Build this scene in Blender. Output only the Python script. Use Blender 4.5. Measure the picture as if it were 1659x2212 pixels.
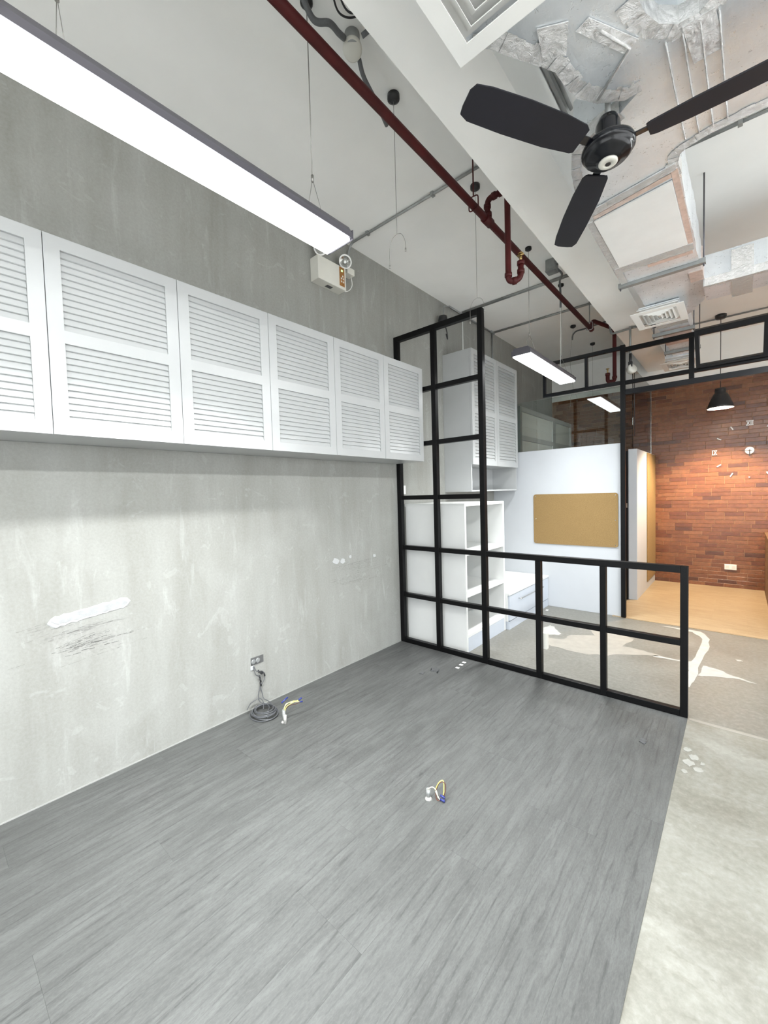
import bpy, bmesh, math, random
from mathutils import Vector, Matrix
random.seed(7)
for o in list(bpy.data.objects): bpy.data.objects.remove(o, do_unlink=True)
S = bpy.context.scene
COL = S.collection
PI = math.pi

# ---------------------------------------------------------------- camera
CAM = Vector((2.6122, 0.0, 1.5)); YAW, PITCH, ROLL, FPX = 0.7152, -0.0417, -0.0279, 886.07
cd = bpy.data.cameras.new('camera'); cam = bpy.data.objects.new('camera', cd); COL.objects.link(cam)
fw = Vector((-math.sin(YAW)*math.cos(PITCH), math.cos(YAW)*math.cos(PITCH), math.sin(PITCH)))
rt = Vector((math.cos(YAW), math.sin(YAW), 0)); up = rt.cross(fw)
rt, up = rt*math.cos(ROLL)+up*math.sin(ROLL), -rt*math.sin(ROLL)+up*math.cos(ROLL)
cam.matrix_world = Matrix(((rt.x, up.x, -fw.x, CAM.x), (rt.y, up.y, -fw.y, CAM.y), (rt.z, up.z, -fw.z, CAM.z), (0, 0, 0, 1)))
cd.sensor_fit = 'HORIZONTAL'; cd.sensor_width = 36; cd.lens = FPX/1659*36; cd.clip_start = .02
S.camera = cam

# ---------------------------------------------------------------- world, daylight, exposure
LAMP_E = 8.0; LAMP_R = 66.0; SUN = 2.0; LAMP_W = 46.0; LAMP_W2 = 26.0          # emission of the tube lamps
SKY = 3.2              # overcast sky outside the shop front to the right
PEND_W = 60.0
w = bpy.data.worlds.new('world'); S.world = w; w.use_nodes = True
w.node_tree.nodes['Background'].inputs[0].default_value = (.90, .95, 1, 1)
w.node_tree.nodes['Background'].inputs[1].default_value = SKY
def area(name, loc, rot, sx, sy, watts, col):
    l = bpy.data.lights.new(name, 'AREA'); l.shape = 'RECTANGLE'; l.size = sx; l.size_y = sy; l.energy = watts; l.color = col
    o = bpy.data.objects.new(name, l); o.location = loc; o.rotation_euler = rot; COL.objects.link(o); return o
pw = area('window_portal', (5.36, 1.5, 1.25), (math.radians(90), 0, math.radians(90)), 7.0, 2.3, 1, (1, 1, 1)); pw.data.cycles.is_portal = True   # guides sky light through the shop front opening
pw = area('window_portal', (2.8, -3.56, 1.3), (math.radians(90), 0, 0), 4.6, 2.4, 1, (1, 1, 1)); pw.data.cycles.is_portal = True
sl_ = bpy.data.lights.new('sun', 'SUN'); sl_.energy = SUN; sl_.angle = .01; sl_.color = (1, .96, .9)   # falls through the shop front onto the floor at the right
so = bpy.data.objects.new('sun', sl_); COL.objects.link(so); so.location = (9, 1, 8); so.rotation_euler = Vector((-.62, .12, -.78)).to_track_quat('-Z', 'Y').to_euler()
S.view_settings.view_transform = 'Standard'; S.view_settings.look = 'None'
S.view_settings.exposure = 0.55; S.view_settings.gamma = 1; S.view_settings.use_curve_mapping = False

# ---------------------------------------------------------------- materials
MATS = {}
def nt(name):
    m = bpy.data.materials.new(name); m.use_nodes = True; MATS[name] = m
    t = m.node_tree; return m, t, t.nodes['Principled BSDF']
def N(t, kind, **kw):
    n = t.nodes.new(kind)
    for k, v in kw.items():
        if k in n.inputs: n.inputs[k].default_value = v
        else: setattr(n, k, v)
    return n
def L(t, a, b): t.links.new(a, b)
def c4(c): return (c[0], c[1], c[2], 1)
def ramp(t, src, stops):
    r = N(t, 'ShaderNodeValToRGB'); e = r.color_ramp.elements
    while len(e) < len(stops): e.new(.5)
    for i, (p, c) in enumerate(stops): e[i].position = p; e[i].color = c4(c) if not isinstance(c, float) else (c, c, c, 1)
    L(t, src, r.inputs[0]); return r.outputs[0]
def pos(t, scale=(1, 1, 1), loc=(0, 0, 0)):
    g = N(t, 'ShaderNodeNewGeometry'); m = N(t, 'ShaderNodeMapping'); m.inputs['Scale'].default_value = scale; m.inputs['Location'].default_value = loc
    L(t, g.outputs['Position'], m.inputs['Vector']); return m.outputs[0]
def noise(t, vec, scale, detail=4, rough=.55, dist=0):
    n = N(t, 'ShaderNodeTexNoise', Scale=scale, Detail=detail, Roughness=rough, Distortion=dist); L(t, vec, n.inputs['Vector']); return n.outputs[0]
def mix(t, f, a, b, mode='MIX'):
    m = N(t, 'ShaderNodeMixRGB', blend_type=mode)
    for i, v in zip((0, 1, 2), (f, a, b)):
        if hasattr(v, 'links'): L(t, v, m.inputs[i])
        else: m.inputs[i].default_value = v if i == 0 else c4(v)
    return m.outputs[0]
def bump(t, b, h, strength=.2, dist=.01):
    n = N(t, 'ShaderNodeBump', Strength=strength, Distance=dist); L(t, h, n.inputs['Height']); L(t, n.outputs[0], b.inputs['Normal'])
def plain(name, col, rough=.5, metal=0, var=.06, scale=6, spec=.5, bmp=0, bscale=60):
    m, t, b = nt(name); p = pos(t)
    f = noise(t, p, scale)
    L(t, ramp(t, f, [(.3, [x*(1-var) for x in col]), (.7, [min(1, x*(1+var)) for x in col])]), b.inputs['Base Color'])
    b.inputs['Roughness'].default_value = rough; b.inputs['Metallic'].default_value = metal; b.inputs['Specular IOR Level'].default_value = spec
    if bmp: bump(t, b, noise(t, p, bscale, 3), bmp, .004)
    return m
def emis(name, col, s):
    m, t, b = nt(name); b.inputs['Base Color'].default_value = c4(col); b.inputs['Emission Color'].default_value = c4(col); b.inputs['Emission Strength'].default_value = s; return m

def mk_wall_concrete():
    m, t, b = nt('concrete_wall')
    streak = noise(t, pos(t, (1, 4, .5)), 1.7, 5, .55, .3)
    blot = noise(t, pos(t, (1, 1, .8), (3, 1, 2)), 2.2, 9, .64, .5)
    fine = noise(t, pos(t), 70, 5, .7)
    c = ramp(t, streak, [(.3, (.238, .236, .216)), (.5, (.275, .275, .255)), (.72, (.310, .312, .294))])
    c = mix(t, ramp(t, blot, [(.52, 0.0), (.74, .6)]), c, (.365, .369, .352))
    c = mix(t, ramp(t, blot, [(.26, .5), (.44, 0.0)]), c, (.212, .209, .190))
    eff = noise(t, pos(t, (1, 5, .8), (9, 4, 1)), 2.3, 8, .66, .4)
    c = mix(t, ramp(t, eff, [(.58, 0.0), (.70, .6)]), c, (.40, .405, .39))
    pat = noise(t, pos(t, (1, 1, 1), (2, 8, 5)), 6.5, 6, .6, 1.5)
    c = mix(t, ramp(t, pat, [(.62, 0.0), (.66, .3)]), c, (.41, .415, .40))
    c = mix(t, .22, c, ramp(t, fine, [(.3, (.17, .17, .15)), (.7, (.37, .37, .35))]))
    L(t, c, b.inputs['Base Color']); b.inputs['Roughness'].default_value = .7; b.inputs['Specular IOR Level'].default_value = .3
    bump(t, b, fine, .2, .004); return m
def mk_floor_concrete():
    m, t, b = nt('concrete_floor')
    big = noise(t, pos(t), 1.9, 8, .64, .9); fine = noise(t, pos(t), 34, 6, .72); mid = noise(t, pos(t, (1, 1.6, 1), (5, 5, 0)), 5.5, 8, .68, .8)
    spots = noise(t, pos(t, (1.5, 1, 1), (2, 7, 0)), 11, 5, .6, .6)
    near = ramp(t, big, [(.30, (.135, .127, .100)), (.43, (.195, .188, .158)), (.57, (.240, .235, .206)), (.70, (.325, .320, .286))])
    near = mix(t, ramp(t, mid, [(.56, 0.0), (.72, .75)]), near, (.315, .312, .288))
    near = mix(t, ramp(t, mid, [(.28, .85), (.44, 0.0)]), near, (.150, .141, .112))
    near = mix(t, ramp(t, spots, [(.22, .9), (.30, 0.0)]), near, (.105, .100, .080))
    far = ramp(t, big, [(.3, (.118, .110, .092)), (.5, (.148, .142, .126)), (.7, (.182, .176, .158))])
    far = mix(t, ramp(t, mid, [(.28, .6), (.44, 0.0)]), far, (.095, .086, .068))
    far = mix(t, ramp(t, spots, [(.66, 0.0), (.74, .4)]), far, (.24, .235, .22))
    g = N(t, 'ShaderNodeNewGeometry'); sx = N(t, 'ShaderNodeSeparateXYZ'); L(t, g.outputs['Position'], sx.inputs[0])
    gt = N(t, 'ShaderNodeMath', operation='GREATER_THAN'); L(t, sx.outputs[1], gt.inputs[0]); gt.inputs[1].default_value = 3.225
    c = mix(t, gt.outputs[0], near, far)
    c = mix(t, .32, c, ramp(t, fine, [(.32, (.115, .112, .096)), (.5, (.205, .202, .180)), (.68, (.330, .326, .302))]))
    L(t, c, b.inputs['Base Color'])
    L(t, ramp(t, big, [(.3, .32), (.7, .5)]), b.inputs['Roughness']); b.inputs['Specular IOR Level'].default_value = .45
    bump(t, b, fine, .12, .003); return m
def wood_mat(name, axis, cols, rough, spec=.4, ring=.5):
    m, t, b = nt(name)
    oi = N(t, 'ShaderNodeObjectInfo'); g = N(t, 'ShaderNodeNewGeometry')
    off = N(t, 'ShaderNodeVectorMath', operation='SCALE'); off.inputs[0].default_value = (13.1, 7.7, 5.3); L(t, oi.outputs['Random'], off.inputs['Scale'])
    ad = N(t, 'ShaderNodeVectorMath', operation='ADD'); L(t, g.outputs['Position'], ad.inputs[0]); L(t, off.outputs[0], ad.inputs[1])
    def mp(s):
        q = N(t, 'ShaderNodeMapping'); q.inputs['Scale'].default_value = s if axis == 'y' else (s[1], s[0], s[2]); L(t, ad.outputs[0], q.inputs[0]); return q.outputs[0]
    a = noise(t, mp((26, 3.2, 1)), 1.5, 8, .68, .9)
    fine = noise(t, mp((90, 24, 1)), 2.6, 6, .8)
    big = noise(t, mp((9, 1.5, 1)), 1.0, 5, .6, 1.4)
    wv = N(t, 'ShaderNodeTexWave', Scale=1.6, Distortion=7.5, Detail=4); wv.inputs['Detail Scale'].default_value = 1.4; wv.wave_type = 'BANDS'; wv.bands_direction = 'X' if axis == 'y' else 'Y'
    L(t, mp((5, .55, 1)), wv.inputs['Vector'])
    c = ramp(t, a, [(.28, cols[0]), (.5, cols[1]), (.74, cols[2])])
    c = mix(t, ramp(t, big, [(.34, .7), (.55, 0.0)]), c, cols[0])
    lines = mix(t, 1.0, ramp(t, wv.outputs['Fac'], [(.0, .8*ring), (.14, 0.0)]), ramp(t, a, [(.35, 1.0), (.6, .1)]), 'MULTIPLY')
    c = mix(t, lines, c, cols[3])
    c = mix(t, ramp(t, fine, [(.34, .6), (.5, 0.0)]), c, cols[0])
    c = mix(t, ramp(t, fine, [(.5, 0.0), (.68, .55)]), c, cols[2])
    wear = noise(t, pos(t, (1, .6, 1)), 2.0, 7, .6, .6)
    c = mix(t, ramp(t, wear, [(.5, 0.0), (.8, .5)]), c, cols[2])
    c = mix(t, ramp(t, wear, [(.25, .45), (.45, 0.0)]), c, cols[0])
    L(t, c, b.inputs['Base Color']); b.inputs['Roughness'].default_value = rough; b.inputs['Specular IOR Level'].default_value = spec
    bump(t, b, a, .08, .002); return m
def mk_brick(name, col):
    m, t, b = nt(name); p = pos(t); f = noise(t, p, 26, 6, .68); f2 = noise(t, p, 5, 3)
    c = ramp(t, f, [(.25, [x*.62 for x in col]), (.55, col), (.8, [min(1, x*1.4) for x in col])])
    c = mix(t, ramp(t, f2, [(.35, .35), (.6, 0.0)]), c, [x*.7 for x in col])
    L(t, c, b.inputs['Base Color']); b.inputs['Roughness'].default_value = .27; b.inputs['Specular IOR Level'].default_value = .6
    bump(t, b, f, .4, .005); return m
def mk_foil():
    m, t, b = nt('foil'); p = pos(t); f = noise(t, p, 42, 6, .7, 1.0); g = noise(t, p, 5, 4)
    wv = N(t, 'ShaderNodeTexWave', Scale=26, Distortion=.6, Detail=2); L(t, pos(t), wv.inputs['Vector']); wv.bands_direction = 'X'
    L(t, ramp(t, g, [(.3, (.70, .735, .77)), (.7, (.86, .90, .94))]), b.inputs['Base Color'])
    b.inputs['Metallic'].default_value = .55; L(t, ramp(t, f, [(.3, .24), (.7, .42)]), b.inputs['Roughness'])
    h = mix(t, .12, f, wv.outputs['Fac']); bump(t, b, h, .35, .004); return m
def mk_tape():
    m, t, b = nt('foil_tape'); p = pos(t); f = noise(t, p, 24, 7, .75, 2.0)
    L(t, ramp(t, f, [(.3, (.66, .66, .66)), (.7, (.97, .97, .96))]), b.inputs['Base Color'])
    b.inputs['Metallic'].default_value = .7; b.inputs['Roughness'].default_value = .26; bump(t, b, f, .8, .010); return m
def mk_cork():
    m, t, b = nt('cork'); p = pos(t); f = noise(t, p, 130, 4, .75); g = noise(t, p, 9, 5)
    c = ramp(t, f, [(.3, (0.168, 0.102, 0.034)), (.5, (0.253, 0.160, 0.060)), (.7, (0.309, 0.209, 0.084))])
    c = mix(t, ramp(t, g, [(.35, .3), (.65, 0.0)]), c, (0.224, 0.139, 0.050))
    L(t, c, b.inputs['Base Color']); b.inputs['Roughness'].default_value = .85; bump(t, b, f, .3, .003); return m
def mk_glass():
    m, t, b = nt('clear_glass'); out = t.nodes['Material Output']
    gl = N(t, 'ShaderNodeBsdfGlossy', Roughness=.0); gl.inputs['Color'].default_value = (1, 1, 1, 1)
    tr = N(t, 'ShaderNodeBsdfTransparent'); tr.inputs['Color'].default_value = (.86, .90, .88, 1)
    fr = N(t, 'ShaderNodeFresnel', IOR=1.6); mx = N(t, 'ShaderNodeMixShader')
    L(t, fr.outputs[0], mx.inputs[0]); L(t, tr.outputs[0], mx.inputs[1]); L(t, gl.outputs[0], mx.inputs[2]); L(t, mx.outputs[0], out.inputs['Surface']); return m
mk_wall_concrete(); mk_floor_concrete(); mk_foil(); mk_tape(); mk_cork(); mk_glass()
wood_mat('vinyl_grey', 'y', [(.064, .065, .063), (.095, .097, .0945), (.125, .127, .124), (.034, .035, .034)], .48, .35, .8)
wood_mat('wood_tan', 'x', [(.275, .20, .115), (.345, .265, .165), (.41, .33, .22), (.235, .16, .088)], .4, .4, .25)
BRICKS = [mk_brick('brick_%s' % n, c) for n, c in [('orange', (0.202, 0.075, 0.029)), ('russet', (0.173, 0.061, 0.024)), ('red', (0.144, 0.047, 0.020)), ('light', (0.219, 0.088, 0.037)), ('dark', (0.098, 0.034, 0.017))]]
plain('mortar', (.30, .175, .105), .8, var=.12, scale=20, bmp=.3)
plain('pavement', (.75, .74, .72), .8)
plain('white_paint', (.89, .89, .87), .7, var=.02, scale=3, spec=.3)
plain('beam_paint', (.90, .90, .88), .7, var=.02, scale=3, spec=.3)
plain('white_plaster', (.49, .51, .535), .55, var=.02, scale=4)
plain('white_case', (.70, .705, .69), .3, var=.02, scale=5)
plain('white_laminate', (.44, .45, .45), .28, var=.02, scale=5)
plain('white_back', (.70, .72, .69), .4, var=.03, scale=5)
plain('drawer_white', (.52, .56, .62), .25, var=.02)
plain('black_metal', (.0022, .0022, .0026), .42, var=.2, spec=.2)
plain('black_gloss', (.004, .0045, .007), .2, var=.2, spec=.45)
plain('black_plastic', (.015, .015, .017), .45, var=.2)
plain('fan_blade', (.004, .004, .009), .62, var=.2)
plain('red_pipe', (.058, .0075, .0075), .5, var=.2, scale=8, spec=.25)
plain('galvanised', (.30, .31, .305), .45, .5, .2, 9)
plain('flex_grey', (.12, .125, .13), .55, var=.15, scale=30, bmp=.4, bscale=120)
plain('lamp_housing', (.10, .095, .11), .4, .3)
plain('steel_wire', (.30, .29, .27), .4, .6)
plain('chrome', (.62, .62, .60), .2, 1)
plain('brass', (.55, .40, .18), .3, 1)
plain('ivory_plastic', (.66, .65, .59), .4, var=.04)
plain('white_plastic', (.84, .84, .82), .35, var=.02)
plain('brown_label', (.30, .13, .03), .4, var=.3, scale=60)
plain('panel_grey', (.80, .80, .79), .5, .1, .03)
plain('pink_reflect_tape', (.66, .55, .50), .35, .4, .15, 30, bmp=.6, bscale=40)  # foil tape; reflected brick and wood put in as a pink base colour
plain('plaster_patch', (.33, .335, .335), .8, var=.1, scale=30, bmp=.5, bscale=40)
plain('plaster_edge', (.44, .445, .445), .75, var=.03, scale=30)
plain('scuff', (.07, .069, .066), .8, var=.3, scale=60)
plain('scuff_light', (.12, .118, .112), .8, var=.3, scale=60)
plain('paint_white', (.385, .378, .358), .6, var=.1, scale=14)
plain('paint_pale', (.31, .307, .28), .6, var=.08, scale=20)
plain('paint_beige', (.275, .258, .228), .55, var=.08, scale=14)
plain('caulk', (.31, .31, .295), .6)
plain('dark_stain', (.085, .087, .09), .5, var=.3, scale=40)
plain('cable_grey', (.085, .088, .095), .45, var=.1)
plain('wire_yellow', (.80, .72, .18), .4); plain('wire_cream', (.85, .80, .55), .4); plain('wire_brown', (.10, .035, .02), .4)
plain('wire_blue', (.02, .03, .16), .4); plain('putty_white', (.42, .41, .385), .7, bmp=.5, bscale=90)
plain('socket_dark', (.09, .09, .09), .6); plain('counter_brown', (.16, .09, .045), .6, var=.5, scale=45, bmp=.6, bscale=70)
plain('terracotta', (.30, .12, .06), .6); plain('window_frame_paint', (.1, .1, .1), .5)
emis('lamp_lens', (.97, 1, 1), LAMP_E); emis('lamp_lens_bright', (.97, 1, 1), LAMP_R); emis('pendant_bulb', (1, .78, .54), 7400.0)
emis('indicator', (.5, 1, .35), 1.2)

# ---------------------------------------------------------------- builders
def wloc(o):
    v = Vector((0, 0, 0))
    while o is not None: v += o.location; o = o.parent
    return v
def tag(o, label=None, cat=None, group=None, kind=None):
    if label: o['label'] = label
    if cat: o['category'] = cat
    if group: o['group'] = group
    if kind: o['kind'] = kind
    return o
def thing(name, loc, label=None, cat=None, group=None, kind=None):
    o = bpy.data.objects.new(name, None); o.location = loc; o.empty_display_size = .05; COL.objects.link(o)
    return tag(o, label, cat, group, kind)
def link(name, me, parent=None, at=(0, 0, 0)):
    o = bpy.data.objects.new(name, me); COL.objects.link(o)
    o.location = Vector(at) - wloc(parent) if parent else Vector(at)
    if parent: o.parent = parent
    return o
def setmat(me, mat): me.materials.append(MATS[mat] if isinstance(mat, str) else mat)
class MB:
    """collects world-space geometry; build() makes ONE mesh object whose origin sits at its centre base"""
    def __init__(s): s.v = []; s.f = []; s.sm = []
    def add(s, vs, fs, smooth=False):
        k = len(s.v); s.v += [Vector(v) for v in vs]; s.f += [[i+k for i in f] for f in fs]; s.sm += [smooth]*len(fs); return s
    def box(s, x0, x1, y0, y1, z0, z1, M=None):
        vs = [Vector((x, y, z)) for z in (z0, z1) for y in (y0, y1) for x in (x0, x1)]
        if M: vs = [M @ v for v in vs]
        return s.add(vs, [(0, 2, 3, 1), (4, 5, 7, 6), (0, 1, 5, 4), (2, 6, 7, 3), (0, 4, 6, 2), (1, 3, 7, 5)])
    def prism(s, pts, z0, z1):
        n = len(pts); a = sum(pts[i][0]*pts[(i+1) % n][1]-pts[(i+1) % n][0]*pts[i][1] for i in range(n))
        if a < 0: pts = pts[::-1]
        vs = [(p[0], p[1], z0) for p in pts]+[(p[0], p[1], z1) for p in pts]
        return s.add(vs, [list(range(n))[::-1], [n+i for i in range(n)]]+[(i, (i+1) % n, n+(i+1) % n, n+i) for i in range(n)])
    def tube(s, pts, r, n=10, closed=False):
        pts = [Vector(p) for p in pts]; m = len(pts); rs = r if isinstance(r, (list, tuple)) else [r]*m
        ref = None; vs = []
        for i, p in enumerate(pts):
            a = pts[(i-1) % m] if (closed or i) else p; b = pts[(i+1) % m] if (closed or i < m-1) else p
            d = (b-a).normalized()
            if ref is None: ref = d.orthogonal().normalized()
            ref = (ref-d*ref.dot(d)).normalized(); bi = d.cross(ref)
            vs += [p+(ref*math.cos(2*PI*k/n)+bi*math.sin(2*PI*k/n))*rs[i] for k in range(n)]
        fs = []
        for i in range(m if closed else m-1):
            j = (i+1) % m
            fs += [(i*n+k, i*n+(k+1) % n, j*n+(k+1) % n, j*n+k) for k in range(n)]
        s.add(vs, fs, True)
        if not closed:
            b = len(s.v)-len(vs); s.f += [[b+k for k in range(n)][::-1], [b+(m-1)*n+k for k in range(n)]]; s.sm += [False, False]
        return s
    def lathe(s, prof, c, n=32, axis='z', M=None, caps=True):
        vs = []
        for (r, h) in prof:
            for k in range(n):
                a = 2*PI*k/n; q = (r*math.cos(a), r*math.sin(a), h)
                if axis == 'y': q = (q[0], q[2], q[1])
                if axis == 'x': q = (q[2], q[0], q[1])
                q = Vector(q)
                if M: q = M @ q
                vs.append(q+Vector(c))
        fs = []
        for i in range(len(prof)-1): fs += [(i*n+k, i*n+(k+1) % n, (i+1)*n+(k+1) % n, (i+1)*n+k) for k in range(n)]
        s.add(vs, fs, True); b = len(s.v)-len(vs)
        if not caps: return s
        s.f += [[b+k for k in range(n)][::-1], [b+(len(prof)-1)*n+k for k in range(n)]]; s.sm += [False, False]; return s
    def build(s, name, mat, parent=None, bevel=0, at=None, flat=False):
        c = Vector(at) if at else Vector(((min(v.x for v in s.v)+max(v.x for v in s.v))/2, (min(v.y for v in s.v)+max(v.y for v in s.v))/2, min(v.z for v in s.v)))
        me = bpy.data.meshes.new(name); me.from_pydata([v-c for v in s.v], [], s.f)
        if not flat: me.polygons.foreach_set('use_smooth', s.sm)
        bm = bmesh.new(); bm.from_mesh(me); bmesh.ops.recalc_face_normals(bm, faces=bm.faces)
        if bevel: bmesh.ops.bevel(bm, geom=list(bm.edges), offset=bevel, segments=2, profile=.5, affect='EDGES')
        bm.to_mesh(me); bm.free(); setmat(me, mat); return link(name, me, parent, c)
def B(name, mat, x0, x1, y0, y1, z0, z1, parent=None, bevel=0): return MB().box(x0, x1, y0, y1, z0, z1).build(name, mat, parent, bevel)
def rounded(pts, r, seg=6):
    """polyline with its corners rounded to radius r"""
    pts = [Vector(p) for p in pts]; out = [pts[0]]
    for i in range(1, len(pts)-1):
        a, p, b = pts[i-1], pts[i], pts[i+1]; d1 = (a-p); d2 = (b-p); k = min(r, d1.length*.49, d2.length*.49)
        q1 = p+d1.normalized()*k; q2 = p+d2.normalized()*k
        for j in range(seg+1):
            t = j/seg; out.append(q1*(1-t)**2+p*2*t*(1-t)+q2*t*t)
    return out+[pts[-1]]
def spline(pts, n=8):
    pts = [Vector(p) for p in pts]; out = []
    P = [pts[0]*2-pts[1]]+pts+[pts[-1]*2-pts[-2]]
    for i in range(1, len(P)-2):
        for j in range(n):
            t = j/n; a, b, c, d = P[i-1:i+3]
            out.append(.5*((2*b)+(c-a)*t+(2*a-5*b+4*c-d)*t*t+(3*b-a-3*c+d)*t**3))
    return out+[pts[-1]]
ST = dict(kind='structure')

# ---------------------------------------------------------------- room shell
CZ = 3.70; YB = 7.79; XR = 5.3; YN = -3.5
floor = tag(B('floor', 'concrete_floor', -.15, XR, YN-.1, YB+.1, -.12, 0), 'bare beige concrete slab floor with paint residue', None, **ST)
ceiling = tag(B('ceiling', 'white_paint', -.15, XR, YN-.1, YB+.1, CZ, CZ+.12), 'white painted slab ceiling', None, **ST)
tag(B('ceiling_beam', 'beam_paint', 1.49, 1.823, YN, YB, 3.33, CZ, None), 'white painted beam running along the ceiling beside the red pipe', None, **ST)
wall_left = tag(B('wall_left', 'concrete_wall', -.15, 0, YN-.1, YB+.1, 0, CZ), 'raw grey concrete wall with streaks', None, **ST)
wn = MB(); WY0, WY1, WZ = -2.0, 5.0, 2.4
wn.box(XR, XR+.15, YN-.1, WY0, 0, CZ); wn.box(XR, XR+.15, WY1, YB+.1, 0, CZ); wn.box(XR, XR+.15, WY0, WY1, 0, .1); wn.box(XR, XR+.15, WY0, WY1, WZ, CZ)
tag(wn.build('wall_right', 'white_paint'), 'white side wall around the shop front', None, **ST)
wn = MB(); wn.box(0, .5, YN-.15, YN, 0, CZ); wn.box(5.1, XR, YN-.15, YN, 0, CZ); wn.box(.5, 5.1, YN-.15, YN, 0, .1); wn.box(.5, 5.1, YN-.15, YN, 2.5, CZ)
tag(wn.build('wall_near', 'white_paint'), 'white wall around the window behind the viewpoint', None, **ST)
win = thing('window_2', (2.8, YN-.08, .1), 'window behind the viewpoint', None, **ST)
for x in (.5, 2.0, 3.55, 5.05): B('window_frame', 'window_frame_paint', x, x+.05, YN-.14, YN-.10, .1, 2.5, win)
tag(B('pavement', 'pavement', -9, XR+.15, YN-14, YN-.16, -.14, -.02), 'pavement outside the rear window', None, **ST)
win = thing('window_1', (XR+.08, 1.5, .1), 'shop front window on the right side of the room', None, **ST)
for y in (WY0, .3, 2.6, WY1-.05): B('window_frame', 'window_frame_paint', XR+.08, XR+.12, y, y+.05, .1, WZ, win)
tag(B('pavement', 'pavement', XR+.16, XR+16, -17.5, 17, -.14, -.02), 'pavement outside the shop front', None, **ST)
wall_far = tag(B('wall_far', 'mortar', 0, XR, YB+.0005, YB+.15, 0, 3.10), 'red brick wall at the far end of the unit', None, **ST)
tag(B('wall_far_upper', 'white_paint', 0, XR, YB, YB+.15, 3.10, CZ), 'white band of wall above the brickwork', None, **ST)
# bricks of the far wall, one by one
BL, BH, J = .222, .0585, .0055
def brick_mesh(w, mat):
    hw, hh, d, i = w/2-J/2, BH/2-J/2, .008, .002
    me = bpy.data.meshes.new('brick')
    vs = [(-hw, d, -hh), (hw, d, -hh), (hw, d, hh), (-hw, d, hh), (-hw, i, -hh), (hw, i, -hh), (hw, i, hh), (-hw, i, hh), (-hw+i, 0, -hh+i), (hw-i, 0, -hh+i), (hw-i, 0, hh-i), (-hw+i, 0, hh-i)]
    fs = []
    for a in (0, 4): fs += [(a+k, a+(k+1) % 4, a+4+(k+1) % 4, a+4+k) for k in range(4)]
    me.from_pydata(vs, [], fs+[(8, 9, 10, 11)]); setmat(me, mat); return me
BM = [brick_mesh(BL, m) for m in BRICKS]
cells = []
for r in range(53):
    z = r*BH+BH/2; off = (.0, .5, .33, .83, .16, .66)[(r*5+r//3) % 6]*BL
    for k in range(-1, 17):
        x = off+k*BL+BL/2
        if x-BL/2 < 0 or x+BL/2 > 3.55 or z+BH/2 > 3.102: continue
        cells.append((x, z))
def share(c): return c[0]-(.9 if c[1] > 2.75 else 0)-(5 if 2.82 < c[0]-BL/2 and c[1] < .8 else 0) - (9 if c[0]-BL/2 > 2.93 else 0)
cells.sort(key=share, reverse=True)
wts = [.34, .29, .16, .15, .06]
rest = {}
for i, (x, z) in enumerate(cells):
    q = random.choices(range(5), wts)[0]; y = YB-.004+random.uniform(-.0015, .0015)
    if i < 300: link('brick', BM[q], wall_far, (x, y, z))
    else: rest.setdefault(q, []).append((x, y, z))
me = bpy.data.meshes.new('brickwork'); vs = []; fs = []; mi = []
for q, l in rest.items():
    src = BM[q]
    for p in l:
        k = len(vs); vs += [v.co+Vector(p)-Vector((1, YB, 0)) for v in src.vertices]; fs += [[j+k for j in f.vertices] for f in src.polygons]; mi += [q]*len(src.polygons)
me.from_pydata(vs, [], fs)
for m in BRICKS: me.materials.append(m)
me.polygons.foreach_set('material_index', mi)
tag(link('brickwork', me, wall_far, (1, YB, 0)), kind='stuff')

# grey vinyl planks
fv = thing('floor_vinyl', (1.18, 1, 0), 'grey wood-effect vinyl plank floor by the concrete wall', None, **ST)
PW, PL = .1690, 1.22
pm = {}
def plank(l, wd, th, mat, axis):
    key = (round(l, 3), round(wd, 3), mat)
    if key not in pm:
        g = .00018; b = MB()
        b.box(-wd/2+g, wd/2-g, -l/2+g, l/2-g, 0, th) if axis == 'y' else b.box(-l/2+g, l/2-g, -wd/2+g, wd/2-g, 0, th)
        me = bpy.data.meshes.new('plank'); me.from_pydata(b.v, [], b.f); setmat(me, mat); pm[key] = me
    return pm[key]
for c in range(14):
    x = PW*c+PW/2; y = -1.45-random.choice([.1, .35, .55, .8, 1.0])
    while y < 3.215:
        y1 = min(y+PL, 3.215)
        if y1 > -.9 and y1-y > .03: link('plank', plank(y1-y, PW, .004, 'vinyl_grey', 'y'), fv, (x, (y+y1)/2, 0))
        y += PL
fwd = thing('floor_wood', (2.4, 6.5, 0), 'light oak plank floor in front of the brick wall', None, **ST)
for c in range(20):
    y = 5.335+c*.1227+.0613; x = 1.585-random.choice([.1, .4, .7, .9])
    while x < 5.3:
        a = max(x, 1.588) if y > 6.28 else max(x, 1.485); b = min(x+1.2, 5.3)
        if b-a > .02 and a < 3.3: link('plank', plank(b-a, .1227, .006, 'wood_tan', 'x'), fwd, ((a+b)/2, y, 0))
        x += 1.2

# white half-height partitions
tag(B('wall_partition', 'white_plaster', 0, 1.577, 5.372, 5.46, 0, 2.02, None, .003), 'white half-height partition wall carrying the cork board', None, **ST)
tag(B('wall_partition_side', 'white_plaster', 1.487, 1.587, 6.28, YB, 0, 2.015, None, .003), 'white half-height partition wall beside the oak floor', None, **ST)

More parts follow.
